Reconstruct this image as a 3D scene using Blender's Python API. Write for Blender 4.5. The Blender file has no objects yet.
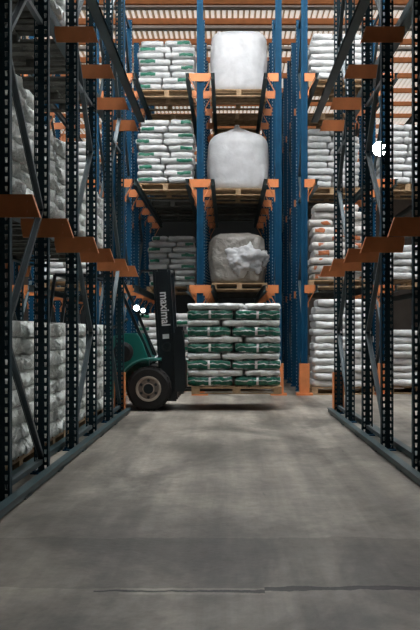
import bpy, bmesh, math, random
from mathutils import Vector, Matrix, noise
random.seed(7)
PI = math.pi
scene = bpy.context.scene
COL = scene.collection

# ------------------------------------------------------------------ materials
def mat(name, col, rough=0.6, metal=0.0, var=0.0, vscale=6.0, bump=0.0, bscale=20.0, emit=None, coat=0.0, stretch=None):
    m = bpy.data.materials.new(name); m.use_nodes = True
    nt = m.node_tree; b = nt.nodes['Principled BSDF']
    b.inputs['Base Color'].default_value = (*col, 1); b.inputs['Roughness'].default_value = rough
    b.inputs['Metallic'].default_value = metal
    if coat: b.inputs['Coat Weight'].default_value = coat
    if emit:
        b.inputs['Emission Color'].default_value = (*emit[0], 1); b.inputs['Emission Strength'].default_value = emit[1]
    tc = nt.nodes.new('ShaderNodeTexCoord')
    mp = nt.nodes.new('ShaderNodeMapping'); nt.links.new(tc.outputs['Object'], mp.inputs['Vector'])
    if stretch: mp.inputs['Scale'].default_value = stretch
    if var:
        n = nt.nodes.new('ShaderNodeTexNoise'); n.inputs['Scale'].default_value = vscale; n.inputs['Detail'].default_value = 5
        nt.links.new(mp.outputs['Vector'], n.inputs['Vector'])
        r = nt.nodes.new('ShaderNodeMapRange'); r.inputs['From Min'].default_value = .3; r.inputs['From Max'].default_value = .7
        r.inputs['To Min'].default_value = 1 - var; r.inputs['To Max'].default_value = 1 + var
        nt.links.new(n.outputs['Fac'], r.inputs['Value'])
        x = nt.nodes.new('ShaderNodeMix'); x.data_type = 'RGBA'; x.blend_type = 'MULTIPLY'; x.inputs['Factor'].default_value = 1
        x.inputs['A'].default_value = (*col, 1); nt.links.new(r.outputs['Result'], x.inputs['B'])
        nt.links.new(x.outputs['Result'], b.inputs['Base Color'])
    if bump:
        n2 = nt.nodes.new('ShaderNodeTexNoise'); n2.inputs['Scale'].default_value = bscale; n2.inputs['Detail'].default_value = 4
        nt.links.new(mp.outputs['Vector'], n2.inputs['Vector'])
        bp = nt.nodes.new('ShaderNodeBump'); bp.inputs['Strength'].default_value = bump; bp.inputs['Distance'].default_value = .02
        nt.links.new(n2.outputs['Fac'], bp.inputs['Height']); nt.links.new(bp.outputs['Normal'], b.inputs['Normal'])
    return m

M = {}
M['blue'] = mat('blue_paint', (.004, .054, .115), .6, var=.2, vscale=3)
M['blue'].node_tree.nodes['Principled BSDF'].inputs['Specular IOR Level'].default_value = .15
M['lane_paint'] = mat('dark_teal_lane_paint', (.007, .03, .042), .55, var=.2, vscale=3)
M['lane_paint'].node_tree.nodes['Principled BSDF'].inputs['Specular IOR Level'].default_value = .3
M['galv'] = mat('galvanised_steel', (.62, .62, .6), .5, var=.15, vscale=12)
M['brace'] = mat('brace_steel', (.07, .095, .105), .4, metal=.3, var=.2)
M['rail'] = mat('rail_paint', (.03, .06, .068), .42, var=.2, vscale=4)
M['orange'] = mat('orange_paint', (.64, .215, .075), .5, var=.15, vscale=5)
M['purlin'] = mat('purlin_lightened', (.85, .34, .14), .6, var=.1)  # orange lightened in the colour, standing in for light from below
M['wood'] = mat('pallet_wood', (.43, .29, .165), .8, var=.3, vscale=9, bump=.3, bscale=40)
M['wood_shaded'] = mat('shaded_pallet_wood', (.075, .075, .066), .85, var=.35, vscale=9, bump=.3, bscale=40)  # pallet wood with the shade inside the racks put into its colour
M['concrete_wall'] = mat('wall_sheet', (.11, .105, .1), .8, var=.15, vscale=1.5)
M['roof'] = mat('roof_sheet', (.72, .63, .5), .7, var=.12, vscale=3)
M['roof_dull'] = mat('dull_roof_sheet', (.1, .095, .09), .7, var=.15, vscale=3)
M['palebeam'] = mat('pale_paint', (.62, .62, .63), .5, var=.08)
M['skylight'] = mat('translucent_sheet', (.8, .82, .8), .6, emit=((.97, .985, 1.0), 7.7))
M['skylight_dim'] = mat('weathered_translucent_sheet', (.8, .78, .72), .6, emit=((1.0, .94, .86), .62))
M['black'] = mat('black_metal', (.017, .024, .028), .3, var=.2)
M['rubber'] = mat('tyre_rubber', (.018, .018, .018), .8, bump=.2, bscale=60)
M['rim'] = mat('rim_paint', (.42, .37, .31), .55, var=.2, vscale=14)
M['rim_dark'] = mat('rim_rust', (.2, .17, .145), .6, var=.35, vscale=18)
M['teal'] = mat('teal_paint', (.012, .2, .17), .35, var=.12, vscale=4, coat=.3)
M['tealedge'] = mat('teal_trim', (.16, .5, .46), .35)
M['white'] = mat('white_print', (.85, .86, .86), .5)
M['seat'] = mat('seat_vinyl', (.02, .02, .022), .5)
M['chrome'] = mat('piston_chrome', (.7, .7, .72), .2, metal=.9)
M['lamp'] = mat('headlamp_glass', (.9, .95, 1), .2, emit=((.8, .95, 1.0), 9.0))
M['flood'] = mat('floodlight_glass', (.9, .95, 1), .2, emit=((.85, .97, 1.0), 60.0))
M['cable'] = mat('cable_rubber', (.02, .02, .02), .6)

def sack_material(name, base, band=None, zone=(0.05, .95, .15, .85), gap=None, rough=.45, bump=.6, bscale=7, patch=False, bdist=.05):
    m = bpy.data.materials.new(name); m.use_nodes = True
    nt = m.node_tree; b = nt.nodes['Principled BSDF']; N = nt.nodes.new; L = nt.links.new
    b.inputs['Roughness'].default_value = rough
    tc = N('ShaderNodeTexCoord'); oi = N('ShaderNodeObjectInfo')
    add = N('ShaderNodeVectorMath'); add.operation = 'ADD'
    sc = N('ShaderNodeVectorMath'); sc.operation = 'SCALE'; sc.inputs[0].default_value = (13, 7, 5)
    L(oi.outputs['Random'], sc.inputs['Scale']); L(tc.outputs['Object'], add.inputs[0]); L(sc.outputs['Vector'], add.inputs[1])
    n = N('ShaderNodeTexNoise'); n.inputs['Scale'].default_value = 5; n.inputs['Detail'].default_value = 5
    L(add.outputs['Vector'], n.inputs['Vector'])
    r = N('ShaderNodeMapRange'); r.inputs['From Min'].default_value = .3; r.inputs['From Max'].default_value = .7
    r.inputs['To Min'].default_value = .84; r.inputs['To Max'].default_value = 1.08; L(n.outputs['Fac'], r.inputs['Value'])
    mul = N('ShaderNodeMix'); mul.data_type = 'RGBA'; mul.blend_type = 'MULTIPLY'; mul.inputs['Factor'].default_value = 1
    L(r.outputs['Result'], mul.inputs['B'])
    base_out = None
    def math_(op, a, bb):
        q = N('ShaderNodeMath'); q.operation = op
        for i, v in enumerate((a, bb)):
            if isinstance(v, (int, float)): q.inputs[i].default_value = v
            else: L(v, q.inputs[i])
        return q.outputs[0]
    if band:
        sp = N('ShaderNodeSeparateXYZ'); L(tc.outputs['Generated'], sp.inputs[0])
        n4 = N('ShaderNodeTexNoise'); n4.inputs['Scale'].default_value = 9; L(add.outputs['Vector'], n4.inputs['Vector'])
        x = sp.outputs[0]; z = math_('ADD', sp.outputs[2], math_('MULTIPLY', math_('SUBTRACT', n4.outputs['Fac'], .5), .5))
        f = math_('MULTIPLY', math_('GREATER_THAN', x, zone[0]), math_('LESS_THAN', x, zone[1]))
        f = math_('MULTIPLY', f, math_('GREATER_THAN', z, zone[2])); f = math_('MULTIPLY', f, math_('LESS_THAN', z, zone[3]))
        if gap:
            f = math_('MULTIPLY', f, math_('GREATER_THAN', math_('ABSOLUTE', math_('SUBTRACT', z, .55), 0), .045))
        for g0, g1 in (gap or []):
            ins = math_('MULTIPLY', math_('GREATER_THAN', x, g0), math_('LESS_THAN', x, g1))
            f = math_('MULTIPLY', f, math_('SUBTRACT', 1, ins))
        if patch:
            n3 = N('ShaderNodeTexNoise'); n3.inputs['Scale'].default_value = 3.2; L(add.outputs['Vector'], n3.inputs['Vector'])
            f = math_('MULTIPLY', f, math_('GREATER_THAN', n3.outputs['Fac'], .56))
        mx = N('ShaderNodeMix'); mx.data_type = 'RGBA'; L(f, mx.inputs['Factor'])
        mx.inputs['A'].default_value = (*base, 1); mx.inputs['B'].default_value = (*band, 1)
        L(mx.outputs['Result'], mul.inputs['A'])
    else:
        mul.inputs['A'].default_value = (*base, 1)
    L(mul.outputs['Result'], b.inputs['Base Color'])
    n2 = N('ShaderNodeTexNoise'); n2.inputs['Scale'].default_value = bscale; n2.inputs['Detail'].default_value = 5; n2.inputs['Distortion'].default_value = .6
    L(add.outputs['Vector'], n2.inputs['Vector'])
    bp = N('ShaderNodeBump'); bp.inputs['Strength'].default_value = bump; bp.inputs['Distance'].default_value = bdist
    L(n2.outputs['Fac'], bp.inputs['Height']); L(bp.outputs['Normal'], b.inputs['Normal'])
    return m

GREEN = (.012, .17, .1)
M['sack_panel'] = sack_material('white_sack_green_panel', (.68, .69, .69), GREEN, (.06, .52, .28, .8))
M['sack_plain'] = sack_material('white_sack', (.68, .69, .69))
M['sack_full'] = sack_material('white_sack_green_face', (.86, .88, .87), (.014, .16, .105), (.02, .98, .1, .92), [(.47, .52)], rough=.15, bump=1.0, bdist=.09)
M['sack_wrap'] = sack_material('white_sack_under_film', (.86, .88, .87), rough=.15, bump=1.0, bdist=.09)
M['sack_film'] = sack_material('sack_under_cloudy_film', (.86, .9, .87), rough=.16, bump=1.0, bscale=6, bdist=.12)
M['sack_print'] = sack_material('white_sack_orange_print', (.74, .71, .68), (.62, .2, .08), (.1, .9, .2, .8), patch=True)
M['bulk'] = sack_material('bulk_bag_weave', (.68, .69, .71), rough=.45, bump=.35, bscale=5)
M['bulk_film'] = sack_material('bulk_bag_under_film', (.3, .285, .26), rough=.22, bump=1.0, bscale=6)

# ------------------------------------------------------------------ mesh helpers
class MB:
    def __init__(s): s.bm = bmesh.new(); s.mi = 0
    def _tag(s, faces):
        for f in faces: f.material_index = s.mi
    def box(s, c, d, rot=None):
        r = bmesh.ops.create_cube(s.bm, size=1)
        m = Matrix.Translation(c) @ (rot.to_4x4() if rot else Matrix()) @ Matrix.Diagonal((*d, 1))
        bmesh.ops.transform(s.bm, matrix=m, verts=r['verts'])
        s._tag({f for v in r['verts'] for f in v.link_faces}); return s
    def bar(s, p, q, w, t, up=(1, 0, 0)):
        p, q = Vector(p), Vector(q); z = (q - p); l = z.length; z.normalize()
        x = Vector(up); x = (x - z * x.dot(z)).normalized(); y = z.cross(x)
        rot = Matrix((x, y, z)).transposed()
        return s.box((p + q) / 2, (w, t, l), rot)
    def cyl(s, p, q, r, n=20, r2=None):
        p, q = Vector(p), Vector(q); z = q - p; l = z.length
        rot = z.to_track_quat('Z', 'Y').to_matrix().to_4x4()
        g = bmesh.ops.create_cone(s.bm, cap_ends=True, segments=n, radius1=r, radius2=r if r2 is None else r2, depth=l)
        bmesh.ops.transform(s.bm, matrix=Matrix.Translation((p + q) / 2) @ rot, verts=g['verts'])
        s._tag({f for v in g['verts'] for f in v.link_faces}); return s
    def tube(s, pts, r, n=8):
        for a, b in zip(pts, pts[1:]): s.cyl(a, b, r, n)
        return s
    def prism(s, poly, a, b, axis='Y'):
        def P(u, v, w):
            return {'Y': (u, w, v), 'X': (w, u, v), 'Z': (u, v, w)}[axis]
        A = [s.bm.verts.new(P(u, v, a)) for u, v in poly]; B = [s.bm.verts.new(P(u, v, b)) for u, v in poly]
        fs = [s.bm.faces.new(A), s.bm.faces.new(B[::-1])]
        n = len(poly)
        for i in range(n): fs.append(s.bm.faces.new((A[i], B[i], B[(i + 1) % n], A[(i + 1) % n])))
        s._tag(fs); bmesh.ops.recalc_face_normals(s.bm, faces=fs); return s
    def lathe(s, prof, centre, n=40, axis='Y'):
        rings = []
        for r, h in prof:
            ring = []
            for k in range(n):
                a = 2 * PI * k / n
                ring.append(s.bm.verts.new((centre[0] + r * math.cos(a), centre[1] + h, centre[2] + r * math.sin(a))))
            rings.append(ring)
        fs = []
        for A, B in zip(rings, rings[1:]):
            for k in range(n): fs.append(s.bm.faces.new((A[k], A[(k + 1) % n], B[(k + 1) % n], B[k])))
        for ring in (rings[0], rings[-1]): fs.append(s.bm.faces.new(ring))
        bmesh.ops.recalc_face_normals(s.bm, faces=fs); s._tag(fs); return s
    def quad(s, a, b, c, d):
        f = s.bm.faces.new([s.bm.verts.new(v) for v in (a, b, c, d)]); f.material_index = s.mi; return f
    def mesh(s, name, mats, smooth=False, bevel=0):
        if bevel:
            bmesh.ops.bevel(s.bm, geom=[e for e in s.bm.edges if len(e.link_faces) == 2 and e.calc_face_angle(0) > .5], offset=bevel, segments=2, affect='EDGES', profile=.6)
        me = bpy.data.meshes.new(name); s.bm.to_mesh(me); s.bm.free()
        for m in (mats if isinstance(mats, (list, tuple)) else [mats]): me.materials.append(M[m] if isinstance(m, str) else m)
        if smooth:
            for p in me.polygons: p.use_smooth = True
        return me

def link(name, me, parent=None, loc=(0, 0, 0), rot=(0, 0, 0), label=None):
    o = bpy.data.objects.new(name, me); COL.objects.link(o)
    o.location = loc; o.rotation_euler = rot
    if parent: o.parent = parent
    if label: o['label'] = label
    return o
def tag(o, label, cat, group=None):
    o['label'] = label; o['category'] = cat
    if group: o['group'] = group
    return o
def thing(name, label, cat, loc=(0, 0, 0), rz=0, group=None):
    return tag(link(name, None, None, loc, (0, 0, rz)), label, cat, group)
def struct(name, me, loc=(0, 0, 0)):
    o = link(name, me, None, loc); o['kind'] = 'structure'; return o
ORD = ['zeroth', 'first', 'second', 'third', 'fourth', 'fifth', 'sixth', 'seventh', 'eighth', 'ninth', 'tenth', 'eleventh', 'twelfth', 'thirteenth']

# ------------------------------------------------------------------ camera
CAMZ = 1.2
cam = bpy.data.cameras.new('camera'); co = bpy.data.objects.new('camera', cam); COL.objects.link(co)
co.location = (0, 0, CAMZ); co.rotation_euler = (PI / 2, 0, 0)
cam.sensor_fit = 'AUTO'; cam.sensor_width = 36; cam.lens = 750 / 630 * 36
cam.shift_x = -18 / 630; cam.shift_y = 16 / 630
scene.camera = co

# ------------------------------------------------------------------ room
X0, X1, Y0, Y1, ROOF = -13, 13, -8, 37, 9.0
fm = bpy.data.materials.new('concrete_floor'); fm.use_nodes = True
def floor_material(m):
    nt = m.node_tree; b = nt.nodes['Principled BSDF']; N = nt.nodes.new; L = nt.links.new
    tc = N('ShaderNodeTexCoord')
    def noise_(scale, vec=(1, 1, 1), detail=6, rough=.55, loc=(0, 0, 0), dist=0):
        mp = N('ShaderNodeMapping'); mp.inputs['Scale'].default_value = vec; mp.inputs['Location'].default_value = loc
        L(tc.outputs['Object'], mp.inputs['Vector'])
        n = N('ShaderNodeTexNoise'); n.inputs['Scale'].default_value = scale; n.inputs['Detail'].default_value = detail
        n.inputs['Roughness'].default_value = rough; n.inputs['Distortion'].default_value = dist
        L(mp.outputs['Vector'], n.inputs['Vector']); return n.outputs['Fac']
    def rng(v, a, b_, c, d):
        r = N('ShaderNodeMapRange'); r.inputs['From Min'].default_value = a; r.inputs['From Max'].default_value = b_
        r.inputs['To Min'].default_value = c; r.inputs['To Max'].default_value = d; L(v, r.inputs['Value']); return r.outputs['Result']
    def mth(op, a, c):
        q = N('ShaderNodeMath'); q.operation = op
        for i, v in enumerate((a, c)):
            if isinstance(v, (int, float)): q.inputs[i].default_value = v
            else: L(v, q.inputs[i])
        return q.outputs[0]
    v = rng(noise_(.75, (1, 1, 1), 7, .62), .32, .68, .66, 1.24)                    # cloudy patches
    v = mth('MULTIPLY', v, rng(noise_(1.6, (1.3, .07, 1), 6, .62), .36, .66, .62, 1.42))   # tyre paths along the lane
    v = mth('MULTIPLY', v, rng(noise_(9, (1, 1, 1), 8, .7), .3, .7, .74, 1.18))
    sp = N('ShaderNodeSeparateXYZ'); L(tc.outputs['Object'], sp.inputs[0]); x, y = sp.outputs[0], sp.outputs[1]
    v = mth('MULTIPLY', v, rng(noise_(.9, (1, .6, 1), 5, .6, (2.3, .7, 0), .8), .44, .6, 1.12, .55))   # old oil stains
    # scuffs
    sc_ = rng(noise_(3.2, (3.2, .5, 1), 3, .5, (4, 2, 0)), .72, .75, 1, .55); v = mth('MULTIPLY', v, sc_)
    # long crack across the lane with a sideways step
    wob = mth('MULTIPLY', mth('SUBTRACT', noise_(2.3, (1, 0, 0), 6, .6), .5), .13)
    step = mth('MULTIPLY', mth('GREATER_THAN', x, .17), .035)
    d = mth('ABSOLUTE', mth('SUBTRACT', y, mth('ADD', mth('ADD', wob, 3.46), step)), 0)
    wid = rng(noise_(5, (1, 0, 0), 4), .35, .7, .014, .042)
    wid = mth('MULTIPLY', wid, rng(x, -.15, .2, .35, 1.0))
    inside = mth('MULTIPLY', mth('LESS_THAN', d, wid), mth('GREATER_THAN', x, -.62))
    v = mth('MULTIPLY', v, mth('SUBTRACT', 1, mth('MULTIPLY', inside, .88)))
    # pale ground edge along the crack, oil-darkened slab beyond it
    pale = mth('MULTIPLY', mth('LESS_THAN', mth('ABSOLUTE', mth('SUBTRACT', d, .03), 0), .014), mth('LESS_THAN', mth('ABSOLUTE', mth('ADD', x, .15), 0), .35))
    v = mth('MULTIPLY', v, mth('ADD', 1, mth('MULTIPLY', pale, .35)))
    band = mth('MULTIPLY', mth('GREATER_THAN', y, mth('ADD', wob, 3.5)), mth('LESS_THAN', y, mth('ADD', mth('MULTIPLY', wob, 2), 4.35)))
    v = mth('MULTIPLY', v, mth('SUBTRACT', 1, mth('MULTIPLY', band, .3)))
    mx = N('ShaderNodeMix'); mx.data_type = 'RGBA'; mx.blend_type = 'MULTIPLY'; mx.inputs['Factor'].default_value = 1
    mx.inputs['A'].default_value = (.262, .236, .2, 1); L(v, mx.inputs['B']); L(mx.outputs['Result'], b.inputs['Base Color'])
    L(rng(noise_(2, (1, .3, 1), 5), .3, .7, .38, .62), b.inputs['Roughness'])
    bp = N('ShaderNodeBump'); bp.inputs['Strength'].default_value = .25; bp.inputs['Distance'].default_value = .01
    L(mth('SUBTRACT', noise_(30, (1, 1, 1), 5), mth('MULTIPLY', inside, 2)), bp.inputs['Height']); L(bp.outputs['Normal'], b.inputs['Normal'])
floor_material(fm)
struct('floor', MB().box(((X0 + X1) / 2, (Y0 + Y1) / 2, -.1), (X1 - X0, Y1 - Y0, .2)).mesh('floor', fm))
struct('wall_back', MB().box((0, Y1 + .1, ROOF / 2), (X1 - X0, .2, ROOF)).mesh('wall_back', 'concrete_wall'))
struct('wall_front', MB().box((0, Y0 - .1, ROOF / 2), (X1 - X0, .2, ROOF)).mesh('wall_front', 'concrete_wall'))
struct('wall_left', MB().box((X0 - .1, (Y0 + Y1) / 2, ROOF / 2), (.2, Y1 - Y0, ROOF)).mesh('wall_left', 'concrete_wall'))
struct('wall_right', MB().box((X1 + .1, (Y0 + Y1) / 2, ROOF / 2), (.2, Y1 - Y0, ROOF)).mesh('wall_right', 'concrete_wall'))
M['added_dark'] = mat('added_dark_sheet', (.02, .026, .028), .8)
struct('wall_added_dark', MB().box((-1.9, 21.2, 2.95), (6.6, .1, 5.9)).mesh('wall_added_dark', 'added_dark'))  # added dark wall; darkens the lower openings of the far rack
def corrugated(x0, x1, y0, y1, z, m, name):
    mb = MB(); per = .14; prof = []
    k = x0
    while k < x1 - 1e-6:
        for f, h in ((0, 0), (.45, 0), (.6, .05), (.85, .05)): prof.append((min(k + f * per, x1), z + h))
        k += per
    prof.append((x1, z))
    A = [mb.bm.verts.new((x, y0, h)) for x, h in prof]; B = [mb.bm.verts.new((x, y1, h)) for x, h in prof]
    for i in range(len(prof) - 1):
        if prof[i + 1][0] - prof[i][0] > 1e-6:
            mb.bm.faces.new((A[i], A[i + 1], B[i + 1], B[i])).material_index = 1 if i % 4 in (1, 2) else 0
    g = bmesh.ops.extrude_face_region(mb.bm, geom=mb.bm.faces[:])
    bmesh.ops.translate(mb.bm, vec=(0, 0, .012), verts=[v for v in g['geom'] if isinstance(v, bmesh.types.BMVert)])
    return mb.mesh(name, m if isinstance(m, list) else [m, m])
# sheets of the roof; translucent sheets alternate with opaque ones
SKY = [(10.9, 13.0, X0, X1, 'skylight'), (7.2, 10.9, -1.3, 1.7, 'skylight'), (16.9, 35.0, X0, X1, 'skylight_dim')]
#mat('sooty_translucent_sheet', (.7, .7, .66), .6, emit=((1.0, .95, .86), 2.0))
for i, (a, b, x0, x1) in enumerate(((Y0, 7.2, X0, X1), (7.2, 10.9, X0, -1.3), (7.2, 10.9, 1.7, X1), (13.0, 16.9, X0, X1), (35.0, Y1, X0, X1))):
    struct('ceiling', corrugated(x0, x1, a, b, ROOF, 'roof_dull', 'roof'))
for i, (a, b, x0, x1, m) in enumerate(SKY):
    struct('window_%d' % (i + 1), corrugated(x0, x1, a, b, ROOF, [m, 'roof'] if m == 'skylight_dim' else m, 'rooflight'))
pm = MB().box((0, 0, 0), (X1 - X0, .09, .14)).mesh('purlin', 'purlin')
tm = MB().box((0, 0, 0), (X1 - X0, .2, .07)).mesh('tie', 'palebeam')
n = 0
for y in (-4.5, -.5, 3.4, 7.2, 10.6, 15.0, 16.25, 17.5, 18.65, 19.95, 21.3, 22.6, 24, 25.4, 26.8, 28.2, 29.6, 31, 32.4, 33.8):
    n += 1; struct('trim_%d' % n, pm, (0, y, ROOF - .11))
for y in (17.95, 19.2, 20.6):
    n += 1; struct('trim_%d' % n, tm, (0, y, ROOF - .05))

# ------------------------------------------------------------------ rack kit
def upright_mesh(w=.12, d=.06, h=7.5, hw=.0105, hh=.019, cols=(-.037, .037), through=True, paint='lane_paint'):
    mb = MB(); p = .067; y = -d / 2
    N_ = int(h / p)
    xs = [-w / 2, 0, w / 2]
    for k in range(N_):
        z0 = k * p; z1 = z0 + p; zc = z0 + p / 2
        for c, (xa, xb) in zip(cols, ((xs[0], xs[1]), (xs[1], xs[2]))):
            o = [(xa, z0), (xb, z0), (xb, z1), (xa, z1)]
            i_ = [(c - hw * .7, zc - hh), (c + hw * .7, zc - hh), (c + hw, zc + hh), (c - hw, zc + hh)]
            mb.mi = 0
            for q in range(4):
                a, b = o[q], o[(q + 1) % 4]; e, f = i_[q], i_[(q + 1) % 4]
                mb.quad((a[0], y, a[1]), (b[0], y, b[1]), (f[0], y, f[1]), (e[0], y, e[1]))
            if not through:
                mb.mi = 1; mb.quad(*[(u, y + .006, v) for u, v in i_])
            else:
                for q in range(4):
                    e, f = i_[q], i_[(q + 1) % 4]; mb.mi = 1; mb.quad((e[0], y, e[1]), (f[0], y, f[1]), (f[0], y + .005, f[1]), (e[0], y + .005, e[1]))
    H = N_ * p; mb.mi = 0
    for s in (-1, 1):
        mb.box((s * (w / 2 - .002), .001, H / 2), (.004, d, H))
        mb.box((s * (w / 2 - .005), d / 2, H / 2), (.01, .004, H))
    if not through: mb.box((0, y + .009, H / 2), (w - .01, .004, H))
    mb.box((0, 0, H + .002), (w, d, .004))
    return mb.mesh('upright', [paint, 'galv'])
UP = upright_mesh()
UP_SMALL = upright_mesh(hw=.006, hh=.012, cols=(-.05, .05), through=False, paint='blue')
def plain_upright(w=.12, d=.06, h=7.5):
    mb = MB(); mb.box((-.042, -.027, h / 2), (.036, .006, h)); mb.box((.042, -.027, h / 2), (.036, .006, h)); mb.box((0, -.012, h / 2), (.05, .006, h))
    for s in (-1, 1): mb.box((s * .058, 0, h / 2), (.004, d, h)); mb.box((s * .024, -.02, h / 2), (.004, .02, h)); mb.box((s * .042, d / 2 - .002, h / 2), (.036, .004, h))
    return mb.mesh('upright', 'blue')
UP_FACE = plain_upright()
PLATE = MB().box((0, 0, .006), (.15, .2, .012)).cyl((.05, .08, .012), (.05, .08, .035), .01, 8).cyl((-.05, -.08, .012), (-.05, -.08, .035), .01, 8).mesh('foot_plate', 'blue')
GUARD = MB().box((-.085, 0, .31), (.012, .17, .57)).box((.085, 0, .31), (.012, .17, .57)).box((0, -.08, .31), (.17, .012, .57)).box((0, -.01, .02), (.3, .22, .04)).mesh('foot_guard', 'orange')
GUARD_SLIM = MB().box((-.07, 0, .31), (.012, .15, .57)).box((.07, 0, .31), (.012, .15, .57)).box((0, -.07, .31), (.15, .012, .57)).box((0, -.06, .02), (.16, .06, .04)).mesh('foot_guard', 'orange')
def arm_mesh(length, h, taper, lip):
    # plate standing across the lane, tip cut on a slant, folded flange on top and at the tip
    mb = MB()
    poly = [(0, 0), (length, 0), (length, -h * .35), (length - taper, -h), (0, -h)] if lip == 'far' else [(0, 0), (length - taper, 0), (length, -h), (0, -h)]
    mb.prism(poly, -.006, 0, 'Y')
    mb.box((length / 2 - taper / 2, .03, -.003), (length - taper, .066, .006))
    if lip == 'near':
        mb.bar((length - taper, .02, 0), (length, .02, -h), .006, .05, up=(1, 0, 0))
        for z in (-.05, -.12): mb.cyl((length - .09, -.006, z), (length - .09, -.016, z), .008, 8)
    else:
        mb.box((length - .003, .025, -h * .18), (.006, .05, h * .36))
    return mb.mesh('arm', 'orange')
ARM_FAR = arm_mesh(.2, .15, .05, 'far')
ARM_NEAR = arm_mesh(.27, .16, .055, 'near')
ARM_OUT = arm_mesh(.17, .16, .02, 'far')
ABR = MB().bar((.21, .0, -.07), (.055, .0, -.36), .05, .012, up=(0, 1, 0)).box((.055, 0, -.37), (.05, .05, .09)).mesh('arm_brace', 'orange')
def mirror(me):
    m2 = me.copy(); m2.transform(Matrix.Diagonal((-1, 1, 1, 1))); m2.flip_normals(); return m2
ARMS = {k: (v, mirror(v)) for k, v in (('far', ARM_FAR), ('near', ARM_NEAR), ('out', ARM_OUT))}
ABRS = (ABR, mirror(ABR))
braces = {}
def brace_mesh(L, dz):
    key = (round(L, 3), round(dz, 3))
    if key not in braces:
        mb = MB(); mb.bar((0, -L / 2, 0), (0, L / 2, dz), .05, .006); mb.bar((.022, -L / 2, 0), (.022, L / 2, dz), .006, .03); mb.bar((-.022, -L / 2, 0), (-.022, L / 2, dz), .006, .03)
        braces[key] = mb.mesh('diagonal_brace', 'brace')
    return braces[key]
def rack_frame(x, ya, yb, arms, start, label, group, guards=(), ups=None, guard=None):
    """arms: list of (top z, side, kind, braced)"""
    t = thing('rack_frame', label, 'rack', (x, (ya + yb) / 2, 0), 0, group)
    half = (yb - ya) / 2
    for s, yy in ((-1, ya), (1, yb)):
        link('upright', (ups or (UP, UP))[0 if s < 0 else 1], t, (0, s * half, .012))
        link('foot_plate', PLATE, t, (0, s * half, 0))
        for z, side, kind, br in arms:
            a = link('arm', ARMS[kind][0 if side > 0 else 1], t, (0 if kind == 'far' else side * .0, s * half - .034, z)) if kind == 'far' else \
                link('arm', ARMS[kind][0 if side > 0 else 1], t, (side * .0, s * half - .034, z))
            if br: link('arm_brace', ABRS[0 if side > 0 else 1], a, (0, .03, 0))
        if s in guards:
            link('foot_guard', guard or GUARD, t, (0, s * half, .0), (0, 0, 0 if s < 0 else PI), label='orange foot guard')
    L = 2 * half - .1; z = .15; d = start
    k = 0
    while z < 6.6:
        o = link('diagonal_brace', brace_mesh(L, 1.02), t, (0, 0, z), (0, 0, 0 if d > 0 else PI)); z += 1.04; d = -d
    hb = MB().box((0, 0, 0), (.04, L, .04)).mesh('horizontal_brace', 'brace')
    for zz in (.1, 3.8, 7.3): link('horizontal_brace', hb, t, (0, 0, zz))
    return t
def rail_mesh(L, flip, kind):
    # horizontal seat flange with an upstand on the side of the uprights; flip=+1: upstand at +x
    mb = MB(); mb.box((0, 0, .012), (.1, L, .024)); mb.box((flip * .047, 0, .06), (.006, L, .1)); mb.box((-flip * .047, 0, .012), (.006, L, .024))
    return mb.mesh('pallet_rail', kind)
def beam_mesh(L):
    mb = MB(); mb.box((0, 0, -.06), (.008, L, .12)); mb.box((0, 0, -.003), (.07, L, .006)); mb.box((0, 0, -.117), (.07, L, .006)); return mb.mesh('pallet_rail', 'rail')
BEAM = beam_mesh(5.8)
def pallet_rail(x, y0, y1, z, flip, label, group):
    if y0 > 13: return tag(link('pallet_rail', BEAM, None, (x, (y0 + y1) / 2, z)), label, 'rail', group)
    return tag(link('pallet_rail', rail_mesh(y1 - y0, flip, 'rail'), None, (x, (y0 + y1) / 2, z)), label, 'rail', group)

# near racks on both sides of the lane
NEAR = [(5.25, 6.37), (7.6, 8.68), (9.9, 10.95)]
PLACE = ['nearest the camera', 'middle one of three', 'last one before the aisle']
NZ1, NZ2 = 2.13, 4.27
NZ1 = 2.15
for s, side in ((-1, 'left'), (1, 'right')):
    x = s * (1.58 if s < 0 else 1.61)
    for i, (a, b) in enumerate(NEAR):
        if s > 0 and i == 0: a, b = 5.22, 6.3
        arms = [(NZ1, -s, 'near_', False), (NZ2, -s, 'near_', False), (NZ1, s, 'out', False), (NZ2, s, 'out', False), (6.4, s, 'out', False)]
        arms = [(z, sd, 'near' if k == 'near_' else k, br) for z, sd, k, br in arms]
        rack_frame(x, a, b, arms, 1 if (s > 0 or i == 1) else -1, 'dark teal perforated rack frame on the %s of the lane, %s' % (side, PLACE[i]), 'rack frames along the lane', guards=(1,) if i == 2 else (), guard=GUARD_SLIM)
    pallet_rail(s * 1.275, 5.1, 11.05, NZ2 + .001, s, 'long dark rail on the upper brown arms along the %s of the lane' % side, 'pallet rails along the lane')
    pallet_rail(s * 1.79, 5.1, 11.05, NZ2 + .001, -s, 'dark upper rail on the outer side of the %s uprights' % side, 'pallet rails along the lane')
    pallet_rail(s * 1.79, 5.1, 11.05, NZ1 + .001, -s, 'dark lower rail on the outer side of the %s uprights' % side, 'pallet rails along the lane')
    gm = MB().box((0, 0, .042), (.05, 6.9, .05)).box((0, 0, .07), (.07, 6.9, .008)); 
    for k in range(7): gm.box((0, -3.2 + k * 1.06, .017), (.05, .16, .034))
    gme = gm.mesh('guide_rail', 'rail')
    tag(link('guide_rail', gme, None, (s * (1.46 if s < 0 else 1.49), 7.55, 0)), 'low steel floor rail at the feet of the %s uprights, lane side' % side, 'rail', 'floor guide rails')
    tag(link('guide_rail', gme, None, (s * (1.70 if s < 0 else 1.73), 7.55, 0)), 'low steel floor rail behind the feet of the %s uprights' % side, 'rail', 'floor guide rails')
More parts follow.
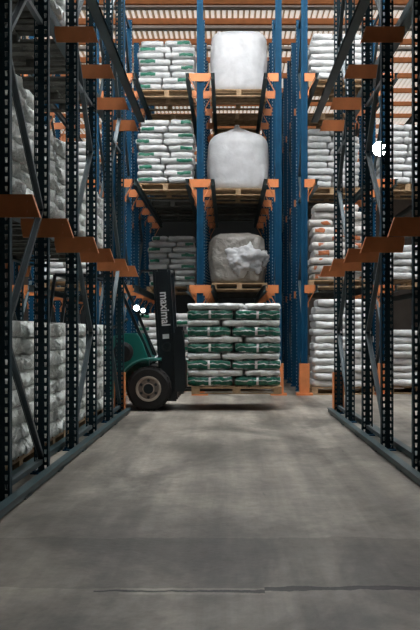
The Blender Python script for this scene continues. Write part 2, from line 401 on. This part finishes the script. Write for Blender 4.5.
# the row of uprights beyond the left-hand pallets
rack_frame(-3.05, 9.9, 10.95, [(NZ1, 1, 'out', False), (NZ2, 1, 'out', False)], 1, 'dark rack frame behind the wrapped sack stacks of the left rack', 'rack frames along the lane')
for z, w in ((NZ1, 'lower'), (NZ2, 'upper')):
    pallet_rail(-2.88, 5.1, 11.05, z + .001, -1, 'dark %s rail behind the wrapped sack stacks of the left rack' % w, 'pallet rails along the lane')

# rack across the aisle
FZ = (2.06, 4.04, 6.02)
FAR = [(14.06, 15.1), (16.3, 17.4), (18.6, 19.7)]
LINES = [(-3.95, (-1, 1), 'left of the leftmost lane'), (-2.48, (-1,), 'left of the close pair at forklift'), (-1.99, (1,), 'right of the close pair at forklift'),
         (-.525, (-1, 1), 'between the green sacks and the bulk bags'), (.945, (-1,), 'right beside the bulk bags'),
         (1.43, (1,), 'left beside the plain white sacks'), (2.91, (-1, 1), 'seen through the right uprights')]
DEP = ['front', 'second row', 'back row']
for x, sides, desc in LINES:
    for i, (a, b) in enumerate(FAR):
        arms = [(z, sd, 'far', True) for z in FZ for sd in sides]
        rack_frame(x, a, b, arms, 1 if i % 2 else -1, 'blue frame across the aisle, %s, %s' % (DEP[i], desc), 'blue frames across the aisle', guards=(-1,) if i == 0 else (), ups=(UP_FACE, UP_SMALL) if i == 0 else (UP_SMALL, UP_SMALL))
LANES = [(-3.95, -2.48, 'far left lane'), (-1.99, -.525, 'green sack lane'), (-.525, .945, 'bulk bag lane'), (1.43, 2.91, 'white sack lane'), (2.91, 4.38, 'far right lane')]
LV = ['lower', 'middle', 'upper']
for xa, xb, ln in LANES:
    for z, lv in zip(FZ, LV):
        for xx, fl, sd in ((xa + .238, -1, 'left'), (xb - .238, 1, 'right')):
            pallet_rail(xx, 14.0, 19.8, z + .001, fl, '%s %s rail carrying pallets in the %s across the aisle' % (lv, sd, ln), 'rails across the aisle')
RAILTOP = .002

# ------------------------------------------------------------------ pallets
pcache = {}
def pallet(wx, dy, h, loc, label, group='wooden pallets', wood='wood'):
    key = (wx, dy, h, wood)
    if key not in pcache:
        t = h * .16; bh = h - 3 * t
        top = MB(); n = max(5, round(dy / .15)); bw = dy / n * .78
        for k in range(n): top.box((0, -dy / 2 + bw / 2 + k * (dy - bw) / (n - 1), h - t / 2), (wx, bw, t))
        for xx in (-wx / 2 + .05, 0, wx / 2 - .05): top.box((xx, 0, h - t * 1.5), (.1, dy, t))
        bot = MB()
        for k in (-1, 0, 1): bot.box((0, k * (dy / 2 - .05), t / 2), (wx, .1, t))
        blk = MB().box((0, 0, bh / 2), (.1, .1, bh))
        pcache[key] = (top.mesh('top_deck', wood), bot.mesh('bottom_deck', wood), blk.mesh('block', wood), t)
    a, b, c, t = pcache[key]
    p = thing('wooden_pallet', label, 'pallet', loc, 0, group)
    link('top_deck', a, p); link('bottom_deck', b, p)
    for i in (-1, 0, 1):
        for j in (-1, 0, 1): link('block', c, p, (i * (wx / 2 - .05), j * (dy / 2 - .05), t))
    return p

# ------------------------------------------------------------------ sacks
def sack_mesh(w, d, t, seed, amp, mname, soft=.3):
    mb = MB(); nu, nv = 18, 14; bm = mb.bm; G = {}
    off = Vector((seed * 17.3, seed * 5.1, seed * 9.7))
    for sgn in (1, -1):
        for i in range(nu + 1):
            for j in range(nv + 1):
                u, v = math.sin((-1 + 2 * i / nu) * PI / 2), math.sin((-1 + 2 * j / nv) * PI / 2)
                edge = i in (0, nu) or j in (0, nv)
                if edge and sgn < 0: G[sgn, i, j] = G[1, i, j]; continue
                pr = max(0, (1 - abs(u) ** 12) * (1 - abs(v) ** 8)) ** soft
                # corners drawn in a little, like a filled sack
                k = 1 - .05 * (u * u * v * v)
                p = Vector((u * w / 2 * k, v * d / 2 * k, sgn * pr * t / 2))
                q = p * 9 + off
                p += Vector((noise.noise(q), noise.noise(q + Vector((31, 0, 0))), noise.noise(q + Vector((0, 47, 0))) * .7)) * amp
                p.z = max(-t * .5, min(t * .5, p.z)); p.x = max(-w * .5, min(w * .5, p.x)); p.y = max(-d * .5, min(d * .5, p.y))
                G[sgn, i, j] = bm.verts.new(p)
    for sgn in (1, -1):
        for i in range(nu):
            for j in range(nv):
                a, b, c, e = G[sgn, i, j], G[sgn, i + 1, j], G[sgn, i + 1, j + 1], G[sgn, i, j + 1]
                bm.faces.new((a, b, c, e) if sgn > 0 else (e, c, b, a))
    return mb.mesh('sack', mname, smooth=True)
scache = {}
def sack_variants(w, d, t, amp, mname, soft=.22):
    k = (w, d, t, amp, mname, soft)
    if k not in scache: scache[k] = [sack_mesh(w, d, t, i + 1 + len(scache), amp, mname, soft) for i in range(3)]
    return scache[k]
def ordn(i, n):
    if i == n - 1: return 'topmost'
    if i == 0: return 'bottom'
    if i >= n - 4: return ORD[n - i] + ' from top'
    return ORD[i + 1] + ' from bottom'
def stack(name, where, kindtxt, mats, cx, yf, z, layers, pitch, width, depth, jitter=.018, amp=.02, group=None, rule=None, taper=0):
    """two sacks side by side per layer, faces towards -y at yf"""
    for i in range(layers):
        k = max(.02, jitter * 2.2)
        le, re_ = -width / 2 + random.uniform(0, k), width / 2 - random.uniform(0, k)
        if i > layers - 3: le += .03 * (i - layers + 3); re_ -= .03 * (i - layers + 3)
        cut = round(random.choice((-.1, -.05, 0, .05, .1)), 2)
        for c, (u0, u1) in enumerate(((le, cut), (cut, re_))):
            mname, flip, txt = rule(i, c) if rule else (mats, False, kindtxt)
            wd = round((u1 - u0 - .008) / .04) * .04
            wd = wd if wd <= u1 - u0 - .006 else wd - .04
            me = random.choice(sack_variants(round(wd, 2), depth, pitch, amp, mname))
            xx = cut - .003 - wd / 2 if c == 0 else cut + .003 + wd / 2
            o = link(name, me, None, (cx + xx, yf + depth / 2 + random.uniform(-jitter, jitter) * 1.5, z + pitch * (i + .5) + .001), (0, 0, PI if flip else 0))
            tag(o, '%s, %s, %s column, %s' % (txt, ordn(i, layers), ('left', 'right')[c], where), 'sack', group)
def green_rule(i, c):
    if (i + c) % 2 == 0: return ('sack_panel', c == 1, 'white sack with green panel')
    return ('sack_plain', False, 'plain white sack')

PH = .144
def far_pallet(cx, yf, lvl, label, dy=1.0, wx=1.16, wood='wood'):
    z = 0 if lvl < 0 else FZ[lvl] + RAILTOP
    pallet(wx, dy, PH, (cx, yf + dy / 2, z), label, wood=wood); return z + PH

# green sack lane
G = 'green banded sacks across the aisle'
for lvl, yf, n, w in ((2, 15.45, 8, 1.25), (1, 15.15, 10, 1.25), (0, 17.0, 9, 1.16), (-1, 14.9, 11, 1.24)):
    d = {2: 'upper shelf', 1: 'middle shelf', 0: 'lower shelf above the mast', -1: 'floor behind the forklift'}[lvl]
    z = far_pallet(-1.265, yf, lvl, 'wooden pallet under the green banded sacks on the %s' % d)
    stack('green_banded_sack', d + ' stack', '', None, -1.265, yf - .04, z, n, .128, w, .78, group=G, rule=green_rule)
# white sack lane right of the close pair
def print_rule(i, c): return ('sack_print', (i + c) % 2 == 0, 'white sack with orange print')
for lvl, yf, n, p, jit in ((2, 14.8, 7, .13, .012), (1, 15.6, 9, .135, .015), (0, 14.75, 10, .15, .05), (-1, 14.1, 12, .138, .015)):
    d = {2: 'upper shelf', 1: 'middle shelf', 0: 'lower shelf', -1: 'floor'}[lvl]
    z = far_pallet(2.17, yf, lvl, 'wooden pallet of white sacks right of the close pair, %s' % d)
    stack('white_sack', d + ', right of centre', '', None, 2.17, yf - .03, z, n, p, 1.2, .78, jitter=jit, amp=.024, group='white sacks right of the close pair',
          rule=print_rule if lvl in (0,) else (lambda i, c: ('sack_plain', False, 'plain white sack')))
for lvl, yf, n in ((1, 15.2, 9), (0, 14.6, 5), (-1, 14.3, 8)):
    d = {2: 'upper shelf', 1: 'middle shelf', 0: 'lower shelf', -1: 'floor'}[lvl]
    z = far_pallet(3.645, yf, lvl, 'wooden pallet seen past the right uprights, %s' % d)
    stack('white_sack', d + ' at far right', 'pale sack', 'sack_plain', 3.645, yf - .03, z, n, .135, 1.2, .78, amp=.024, group='pale sacks seen past the right uprights')
for lvl, yf, n in ((1, 15.0, 6), (0, 15.2, 9)):
    d = {1: 'middle shelf', 0: 'lower shelf'}[lvl]
    z = far_pallet(-3.215, yf, lvl, 'wooden pallet seen between the left uprights, far %s' % d)
    stack('white_sack', 'far ' + d + ' past left uprights', 'pale sack', 'sack_plain', -3.215, yf - .03, z, n, .135, 1.2, .78, amp=.024, group='pale sacks seen between the left uprights')
# second pallets standing behind in each lane, seen from below
for cx, ln in ((-1.265, 'green sack lane'), (.21, 'bulk bag lane'), (2.17, 'white sack lane')):
    for lvl in (2, 1, 0):
        if cx < -1 and lvl == 0: continue
        for k, yf in enumerate((17.1, 18.4) if not (cx < -1) else (17.15, 18.45)):
            far_pallet(cx, yf, lvl, '%s pallet behind the front load, %s shelf of %s' % (('second', 'third')[k], LV[lvl], ln), wood='wood' if lvl == 2 else 'wood_shaded')

# ------------------------------------------------------------------ bulk bags
def bulk_mesh(w, d, h, seed, mname, peak=0, crumple=.012, topround=.22, lean=0, floor=.004):
    mb = MB(); bm = mb.bm; nz, na = 30, 56; rings = []
    off = Vector((seed * 11.7, 3.1 * seed, 0))
    for k in range(nz + 1):
        t = k / nz; z = h * t
        r = .93 + .09 * math.sin(min(1, t * 1.15) * PI * .8)
        if t < .08: r *= .9 + .1 * math.sqrt(t / .08)
        if t > 1 - topround:
            q = min(1, max(0, (t - (1 - topround)) / topround)); r *= max(.02, max(0, 1 - q ** 2.6) ** .5)
        ring = []
        for a in range(na):
            th = 2 * PI * a / na; c, s = math.cos(th), math.sin(th); e = .5
            x = math.copysign(abs(c) ** e, c) * r * w / 2; y = math.copysign(abs(s) ** e, s) * r * d / 2
            p = Vector((x + lean * t, y, z))
            q = Vector((x * 3, y * 3, z * 1.5)) + off
            p.x += noise.noise(q) * crumple * 2; p.y += noise.noise(q + Vector((9, 9, 9))) * crumple * 2
            q2 = Vector((x * 11, y * 11, z * 5)) + off
            p += Vector((noise.noise(q2), noise.noise(q2 + Vector((5, 0, 0))), noise.noise(q2 + Vector((0, 5, 0))))) * crumple
            if t > .6: p.z += peak * max(0, 1 - math.hypot((x + .02) / (w * .2), y / (d * .25))) * (t - .6) / .4
            p.z = max(p.z, floor); ring.append(bm.verts.new(p))
        rings.append(ring)
    for A, B in zip(rings, rings[1:]):
        for a in range(na): bm.faces.new((A[a], A[(a + 1) % na], B[(a + 1) % na], B[a]))
    bm.faces.new(rings[0][::-1]); bm.faces.new(rings[-1])
    return mb.mesh('bulk_bag', mname, smooth=True)
def strap_mesh(w, d, h, x):
    mb = MB(); mb.tube([(x, -d * .42, h * .80), (x, -d * .3, h * .97), (x * .8, -d * .05, h * 1.01), (x * .9, d * .2, h * .97)], .018, 8); return mb.mesh('lifting_loop', 'bulk', smooth=True)
BG = 'bulk bags across the aisle'
z = far_pallet(.225, 15.4, 2, 'wooden pallet under the upper bulk bag')
t = thing('bulk_bag', 'smooth round-cornered white bulk bag on the upper shelf', 'bulk bag', (.225, 15.95, z), 0, BG)
link('body', bulk_mesh(1.18, 1.0, 1.33, 1, 'bulk', .0, .006, .17), t)
for x in (-.42, .42): link('lifting_loop', strap_mesh(1.1, 1.0, 1.31, x), t)
z = far_pallet(.215, 15.7, 1, 'wooden pallet under the middle bulk bag')
t = thing('bulk_bag', 'white bulk bag with a peaked top on the middle shelf', 'bulk bag', (.215, 16.25, z), 0, BG)
link('body', bulk_mesh(1.3, 1.02, 1.31, 4, 'bulk', .12, .014, .3), t)
link('spout', MB().cyl((-.02, 0, 1.36), (-.02, 0, 1.47), .085, 14, .05).mesh('spout', 'bulk', smooth=True), t)
z = far_pallet(.24, 15.65, 0, 'wooden pallet under the crumpled bulk bag')
t = thing('bulk_bag', 'half-empty bulk bag in crumpled cloudy film on the lower shelf', 'bulk bag', (.2, 16.2, z), 0, BG)
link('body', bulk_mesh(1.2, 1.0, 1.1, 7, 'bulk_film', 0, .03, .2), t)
def crumple_mesh():
    mb = MB(); bmesh.ops.create_icosphere(mb.bm, subdivisions=5, radius=1)
    for v in mb.bm.verts:
        p = v.co.copy(); q = p * 2.1
        r = 1 + .28 * noise.noise(q + Vector((3, 1, 8))) + .22 * (abs(noise.noise(q * 2 + Vector((7, 7, 2)))) - .2) + .1 * abs(noise.noise(q * 5))
        v.co = Vector((p.x * .44 * r, p.y * .27 * r, p.z * .35 * r))
    return mb.mesh('crumpled_top', 'bulk', smooth=True)
link('crumpled_top', crumple_mesh(), t, (.17, -.36, .52), label='white crumpled bag top')

# ------------------------------------------------------------------ left rack loads
def side_stack(where, yc, z, layers, group, pitch=.143):
    for i in range(layers):
        for c, sy in ((0, -1), (1, 1)):
            me = random.choice(sack_variants(.535, .8, pitch * .995, .06, 'sack_film'))
            o = link('film_wrapped_sack', me, None, (-1.715 - .4 + random.uniform(-.02, .02), yc + sy * .272 + random.uniform(-.002, .002), z + pitch * (i + .5)), (0, 0, PI / 2 + random.uniform(-.008, .008)))
            tag(o, 'grey wrapped sack, %s, %s side, %s' % (ordn(i, layers), ('near', 'far')[c], where), 'sack', group)
SY = [5.2 + k * 1.22 for k in range(5)]
for k, y in enumerate(SY):
    d = (ORD[k + 1] + ' stack') if k else 'nearest stack'
    pallet(1.11, 1.08, PH, (-2.325, y, 0), 'wooden pallet on the floor of the left rack under the %s' % d)
    side_stack('%s on the left floor' % d, y, PH, 8, 'wrapped sacks on the left floor')
    pallet(1.11, 1.08, PH, (-2.325, y, NZ1 + .026), 'wooden pallet on the lower left rails under the %s' % d, wood='wood_shaded')
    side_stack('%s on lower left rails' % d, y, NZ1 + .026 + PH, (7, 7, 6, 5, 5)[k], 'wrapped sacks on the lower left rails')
    pallet(1.11, 1.08, PH, (-2.325, y, NZ2 + .026), 'wooden pallet high on the upper left rails, %s' % ('nearest' if not k else ORD[k + 1] + ' along'), wood='wood_shaded')
    if k in (1, 2): side_stack('%s high on upper left rails' % d, y, NZ2 + .026 + PH, 6, 'wrapped sacks on the upper left rails')

# ------------------------------------------------------------------ forklift
KX = 66.4
def W(px, py): return ((px - 228) / KX, CAMZ + (331 - py) / KX)
fl = thing('forklift', 'teal forklift with black mast crossing the aisle, carrying wrapped sacks', 'forklift', (-1.6, 11.8, 0))
def fpart(name, me, parent=fl, label=None):
    o = link(name, me, parent, label=label)
    if parent is fl: me.transform(Matrix.Translation((1.6, -11.8, 0)))
    else: me.transform(Matrix.Translation((1.6, -11.8, 0)))
    return o
# wheels
def wheel(cx, cz, y0, y1, r, rr):
    s = 1 if y1 > y0 else -1
    tw = abs(y1 - y0)
    ty = MB().lathe([(rr, 0), (r * .86, 0), (r * .97, .025 * s), (r, .05 * s), (r, s * (tw - .05)), (r * .97, s * (tw - .025)), (r * .86, s * tw), (rr, s * tw)], (cx, y0, cz), 48)
    for k in range(24):
        a = 2 * PI * k / 24
        ty.box((cx + math.cos(a) * (r - .004), y0 + s * tw / 2, cz + math.sin(a) * (r - .004)), (.012, tw * .9, .03), Matrix.Rotation(-a, 3, 'Y'))
    t = fpart('tyre', ty.mesh('tyre', 'rubber', smooth=False))
    rm = MB().lathe([(rr, .0), (rr, -.012 * s), (rr * .86, -.012 * s), (rr * .82, -.004 * s), (rr * .5, -.004 * s), (rr * .4, -.01 * s), (.01, -.01 * s)], (cx, y0, cz), 40)
    rm.mi = 1; rm.lathe([(rr * .8, -.003 * s), (rr * .8, -.0055 * s), (.02, -.0055 * s)], (cx, y0, cz), 40); rm.mi = 2
    for k in range(6):
        a = 2 * PI * (k + .5) / 6
        rm.cyl((cx + rr * .66 * math.cos(a), y0 + .01 * s, cz + rr * .66 * math.sin(a)), (cx + rr * .66 * math.cos(a), y0 - .008 * s, cz + rr * .66 * math.sin(a)), .022, 10)
    r_ = fpart('wheel_rim', rm.mesh('wheel_rim', ['rim', 'rim_dark', 'black'], smooth=False), t)
    bo = MB(); bo.cyl((cx, y0 + .01 * s, cz), (cx, y0 - .022 * s, cz), rr * .4, 16)
    fpart('wheel_hub', bo.mesh('wheel_hub', 'black'), t)
wx_, wz_ = W(149, 389)
wheel(wx_, .335, 11.22, 11.44, .335, .19); wheel(wx_, .335, 12.38, 12.16, .335, .19)
wheel(-2.75, .27, 11.28, 11.46, .27, .15); wheel(-2.75, .27, 12.32, 12.14, .27, .15)
# chassis, cowl, counterweight
ch = MB().prism([(-3.0, .2), (-1.62, .2), (-1.55, .34), (-.86, .34), (-.86, .62), (-1.5, .72), (-3.0, .72)], 11.5, 12.1)
fpart('chassis', ch.mesh('chassis', 'black'))
cowl = [W(108, 398), W(108, 345), W(112, 337), W(120, 333.5), W(136, 333), W(139, 336), W(143, 344), W(148, 358), W(161, 358), W(161, 361)]
arc = []
for k in range(13):
    a = math.radians(74 + k * (180 - 74) / 12 - 2); arc.append((wx_ + .42 * math.cos(a), .335 + .42 * math.sin(a)))
cowl_poly = cowl + arc[1:] + [W(120, 398)]
c1 = MB().prism(cowl_poly, 11.24, 11.44); c1.prism([(x, z) for x, z in cowl_poly], 12.16, 12.36)
c1.prism([W(108, 398), W(108, 345), W(112, 337), W(120, 333.5), W(136, 333), W(148, 358), W(148, 368), W(120, 398)], 11.44, 12.16)
fpart('body_cowl', c1.mesh('body_cowl', 'teal', bevel=.008))
pts = [(wx_ + .455 * math.cos(math.radians(a)), .335 + .455 * math.sin(math.radians(a))) for a in range(178, 88, -8)] + [W(161, 358.8)]
for y in (11.33, 12.27):
    fe = MB()
    for a, b in zip(pts, pts[1:]): fe.bar((a[0], y, a[1]), (b[0], y, b[1]), .22, .018, up=(0, 1, 0))
    fpart('fender', fe.mesh('fender', 'tealedge'), label='lighter teal fender lip over the wheel')
cw = MB().prism([(-3.25, .3), (-2.95, .22), (-2.4, .22), (-2.4, .55), (-1.8, .55), (-1.8, .95), (-2.5, 1.08), (-3.1, 1.05), (-3.25, .8)], 11.3, 12.3)
fpart('counterweight', cw.mesh('counterweight', 'teal', bevel=.03))
se = MB().box((-2.15, 11.8, 1.03), (.52, .5, .12)).box((-2.42, 11.8, 1.34), (.12, .48, .6), Matrix.Rotation(-.15, 3, 'Y'))
fpart('seat', se.mesh('seat', 'seat', bevel=.03))
bp_ = MB(); cxp, czp = W(124, 352); bp_.lathe([(.15, 0), (.15, -.03), (.1, -.05), (.02, -.05)], (cxp, 11.24, czp), 24)
fpart('side_cap', bp_.mesh('side_cap', 'seat'), label='black round cap on the teal side')
# overhead guard
og = MB()
for y in (11.36, 12.24):
    a, b = W(150, 358), W(114, 276)
    og.bar((a[0], y, a[1]), (b[0], y, b[1]), .05, .045, up=(0, 1, 0)); og.bar((-2.75, y, 1.05), (-2.62, y, 2.05), .05, .045, up=(0, 1, 0))
    og.bar((b[0], y, b[1]), (-2.62, y, 2.05), .05, .05, up=(0, 1, 0))
for k in range(7):
    x = -2.6 + k * .14; og.box((x, 11.8, 2.05), (.03, .9, .04))
fpart('overhead_guard', og.mesh('overhead_guard', 'black'))
a, b = W(157, 355), W(134, 305)
fpart('grab_handle', MB().bar((a[0] - .06, 11.4, a[1]), (b[0] + .01, 11.4, b[1]), .03, .03, up=(0, 1, 0)).mesh('grab_handle', 'black'))
sw = MB(); ring = []
for k in range(25):
    t_ = 2 * PI * k / 24; ring.append((-1.72 + .16 * math.cos(t_) * .85, 11.8 + .16 * math.sin(t_), 1.3 + .16 * math.cos(t_) * .5))
sw.tube(ring, .014, 6); sw.cyl((-1.72, 11.8, 1.3), (-1.5, 11.8, .95), .03, 10)
fpart('steering_wheel', sw.mesh('steering_wheel', 'seat'))
# headlamps on the guard pillar
for px, py, r in ((136.5, 308, 1.9), (143.0, 310.5, 1.4)):
    x, z = W(px, py)
    hl = fpart('headlamp', MB().cyl((x, 11.40, z), (x, 11.30, z), r / KX * 1.7, 20, r / KX * 2.0).box((x - .02, 11.41, z - .03), (.03, .04, .12)).mesh('headlamp', 'black'))
    fpart('lens', MB().cyl((x, 11.305, z), (x, 11.294, z), r / KX * 1.55, 20).mesh('lens', 'lamp'), hl)
x, z = W(140, 316)
fpart('lamp_bracket', MB().bar((x - .13, 11.38, z + .12), (x + .12, 11.38, z + .02), .03, .03, up=(0, 1, 0)).mesh('lamp_bracket', 'black'))
# mast, leaning back a little
def lean(py, px0): return px0 + (py - 268) * (5 / 84)
def mast_poly(xl, xr, y0, y1):
    return [W(lean(y1, xl), y1), W(lean(y1, xr), y1), W(lean(y0, xr), y0), W(lean(y0, xl), y0)]
ms = MB()
for ya, yb in ((11.42, 11.5), (12.1, 12.18)):
    ms.prism(mast_poly(153, 168, 271, 402), ya, yb)
    ms.prism(mast_poly(151.6, 154, 269, 400), ya - .012, yb + .012); ms.prism(mast_poly(167, 169.6, 269, 400), ya - .012, yb + .012)
for y0, y1 in ((268, 276), (330, 336), (392, 401)): ms.prism(mast_poly(156, 166, y0, y1), 11.5, 12.1)
mast = fpart('mast', ms.mesh('mast', 'black', bevel=.004))
im = MB()
for ya, yb in ((11.51, 11.56), (12.04, 12.09)): im.prism(mast_poly(157, 168, 274, 400), ya, yb)
fpart('inner_mast', im.mesh('inner_mast', 'black'), mast)
cyl = MB(); a, b = W(lean(398, 159), 398), W(lean(290, 159), 290)
for y in (11.62, 11.98): cyl.cyl((a[0], y, a[1]), (b[0], y, b[1]), .035, 14)
fpart('lift_cylinder', cyl.mesh('lift_cylinder', 'chrome'), mast)
tcm = MB(); a, b = W(146, 366), W(163, 352); 
for y in (11.55, 12.05): tcm.cyl((a[0], y, a[1]), (b[0], y, b[1]), .03, 12)
fpart('tilt_cylinder', tcm.mesh('tilt_cylinder', 'chrome'))
x0_, z0_ = W(140, 271); x1_, z1_ = W(156, 270)
fpart('hose_guide', MB().box(((x0_ + x1_) / 2, 11.46, z1_), (x1_ - x0_, .07, .035)).tube([(x0_, 11.46, z0_), (x0_ - .04, 11.46, z0_ - .1), (x0_ - .03, 11.46, z0_ - .3)], .012, 6).mesh('hose_guide', 'black'))
# writing on the mast, reading downwards
cu = bpy.data.curves.new('txt', 'FONT'); cu.body = 'maximal'; cu.size = .235; cu.extrude = .002; cu.offset = .005; cu.align_x = 'LEFT'
to = bpy.data.objects.new('txt', cu); COL.objects.link(to)
dg = bpy.context.evaluated_depsgraph_get(); dg.update()
tme = bpy.data.meshes.new_from_object(to.evaluated_get(dg)); bpy.data.objects.remove(to); bpy.data.curves.remove(cu)
w_ = max(v.co.x for v in tme.vertices) - min(v.co.x for v in tme.vertices); h_ = max(v.co.y for v in tme.vertices)
sx = (34 / KX) / w_; sy = (8.5 / KX) / h_
R = Matrix(((0, 1, 0, 0), (0, 0, -1, 0), (-1, 0, 0, 0), (0, 0, 0, 1)))
tx, tz = W(159.3, 291.5)
tilt = Matrix.Rotation(-math.atan(5 / 84), 4, 'Y')
tme.transform(Matrix.Translation((tx, 11.417, tz)) @ tilt @ R @ Matrix.Diagonal((sx, sy, 1, 1)))
tme.materials.clear(); tme.materials.append(M['white'])
fpart('lettering', tme, mast, label='white lettering down the black mast')
lx, lz = W(165.2, 336.5); mk = MB().box((0, 0, 0), (.1, .004, .07), Matrix.Rotation(-math.atan(5 / 84), 3, 'Y')); lm = mk.mesh('sticker', 'white')
lm.transform(Matrix.Translation((lx, 11.418, lz))); fpart('sticker', lm, mast, label='small white sticker')
mc, mz = W(165.5, 347); fpart('pivot_cap', MB().lathe([(.075, 0), (.075, -.02), (.05, -.025), (.05, -.012), (.01, -.012)], (mc, 11.42, mz), 24).mesh('pivot_cap', 'black'), mast)
# carriage with backrest and forks
ca = MB()
x, _ = W(181, 380)
for zz in (.3, .68): ca.box((x, 11.8, zz), (.07, .86, .11))
for y in (11.36, 11.58, 11.8, 12.02, 12.24): ca.bar((x + .01, y, .25), (x - .02, y, 1.24), .05, .03, up=(0, 1, 0))
ca.box((x, 11.8, 1.24), (.06, .93, .06))
ca.prism([W(175, 392), W(184, 392), W(186, 388), W(185, 350), W(182.5, 332), W(179, 326), W(175.5, 327), W(173.5, 335)], 11.33, 11.4)
fpart('carriage', ca.mesh('carriage', 'black', bevel=.006))
PZ = .25
for y in (11.56, 12.04):
    f = MB().prism([(x + .02, .72), (x + .045, .72), (x + .05, PZ + .06), (.45, PZ + .052), (.45, PZ + .042), (x + .04, PZ + .028), (x + .02, PZ + .04)], y - .055, y + .055)
    fpart('fork', f.mesh('fork', 'black'))

# ------------------------------------------------------------------ carried load
PHL = .112
def fork_pallet():
    p = thing('wooden_pallet', 'raised wooden pallet on the forks of the forklift', 'pallet', (.13, 11.8, PZ), 0, 'wooden pallets')
    wx, dy, h, t = 1.36, 1.0, PHL, .016
    top = MB()
    for k in range(8): top.box((-wx / 2 + .06 + k * (wx - .12) / 7, 0, h - t / 2), (.12, dy, t))
    for yy in (-.45, 0, .45): top.box((0, yy, h - t * 1.5), (wx, .1, t))
    link('top_deck', top.mesh('top_deck', 'wood'), p)
    bot = MB()
    for yy in (-.45, 0, .45): bot.box((0, yy, t / 2), (wx, .1, t))
    link('bottom_deck', bot.mesh('bottom_deck', 'wood'), p)
    blk = MB().box((0, 0, 0), (.12, .1, h - 3 * t)).mesh('block', 'wood')
    for i in (-1, 0, 1):
        for yy in (-.45, 0, .45): link('block', blk, p, (i * (wx / 2 - .06), yy, t + (h - 3 * t) / 2))
fork_pallet()
z = PZ + PHL; GL = 'sacks on the forklift'
tot = 10
for i in range(tot):
    green = i % 2 == 0
    pt = .155 if green else .097
    cuts = ((-.72, 0, .72), (-.72, .16, .72), (-.72, -.04, .72), (-.72, -.2, .72))[i % 4]
    for c in (0, 1):
        xa_, xb_ = cuts[c], cuts[c + 1]
        me = random.choice(sack_variants(xb_ - xa_ - .008, .98, pt, .024, 'sack_full' if green else 'sack_wrap', .17))
        o = link('green_banded_sack' if green else 'white_sack', me, None, (.09 + (xa_ + xb_) / 2, 11.8, z + pt / 2 + .001), (0, 0, random.uniform(-.004, .004)))
        txt = 'green-faced wrapped sack' if green else 'white wrapped sack'
        tag(o, '%s on the forklift load, %s, %s column' % (txt, ordn(i, tot), ('mast side', 'far end')[c]), 'sack', GL)
    z += pt

# ------------------------------------------------------------------ lamp on the rack, cable on the floor
fx, fz = (377 - 228) / 53.3, CAMZ + 179 / 53.3
t = thing('floodlight', 'bright white floodlight on the rack behind the right uprights', 'lamp', (2.91, 13.93, fz))
dx = fx - 2.91
link('housing', MB().cyl((dx, -.01, 0), (dx, -.11, 0), .14, 24).box((dx, .0, .0), (.24, .05, .15)).mesh('housing', 'black', bevel=.01), t)
link('lens', MB().cyl((dx, -.105, 0), (dx, -.12, 0), .13, 24).mesh('lens', 'flood'), t)
link('bracket', MB().box((dx / 2, .05, 0), (abs(dx) + .1, .03, .04)).mesh('bracket', 'galv'), t)
cb = MB(); pts = [(1.95 + k * .2, 7.4 + .35 * math.sin(k * .9) + .3 * k, .014) for k in range(9)]
cb.tube(pts, .012, 6)
tag(link('power_cable', cb.mesh('power_cable', 'cable', smooth=True)), 'thin dark cable lying on the floor behind the right uprights', 'cable')

# ------------------------------------------------------------------ world and view
w = bpy.data.worlds.new('world'); scene.world = w; w.use_nodes = True
w.node_tree.nodes['Background'].inputs[0].default_value = (.6, .75, .9, 1); w.node_tree.nodes['Background'].inputs[1].default_value = .3
vs = scene.view_settings
vs.view_transform = 'Standard'; vs.look = 'None'; vs.gamma = 1; vs.use_curve_mapping = False; vs.exposure = 0.0
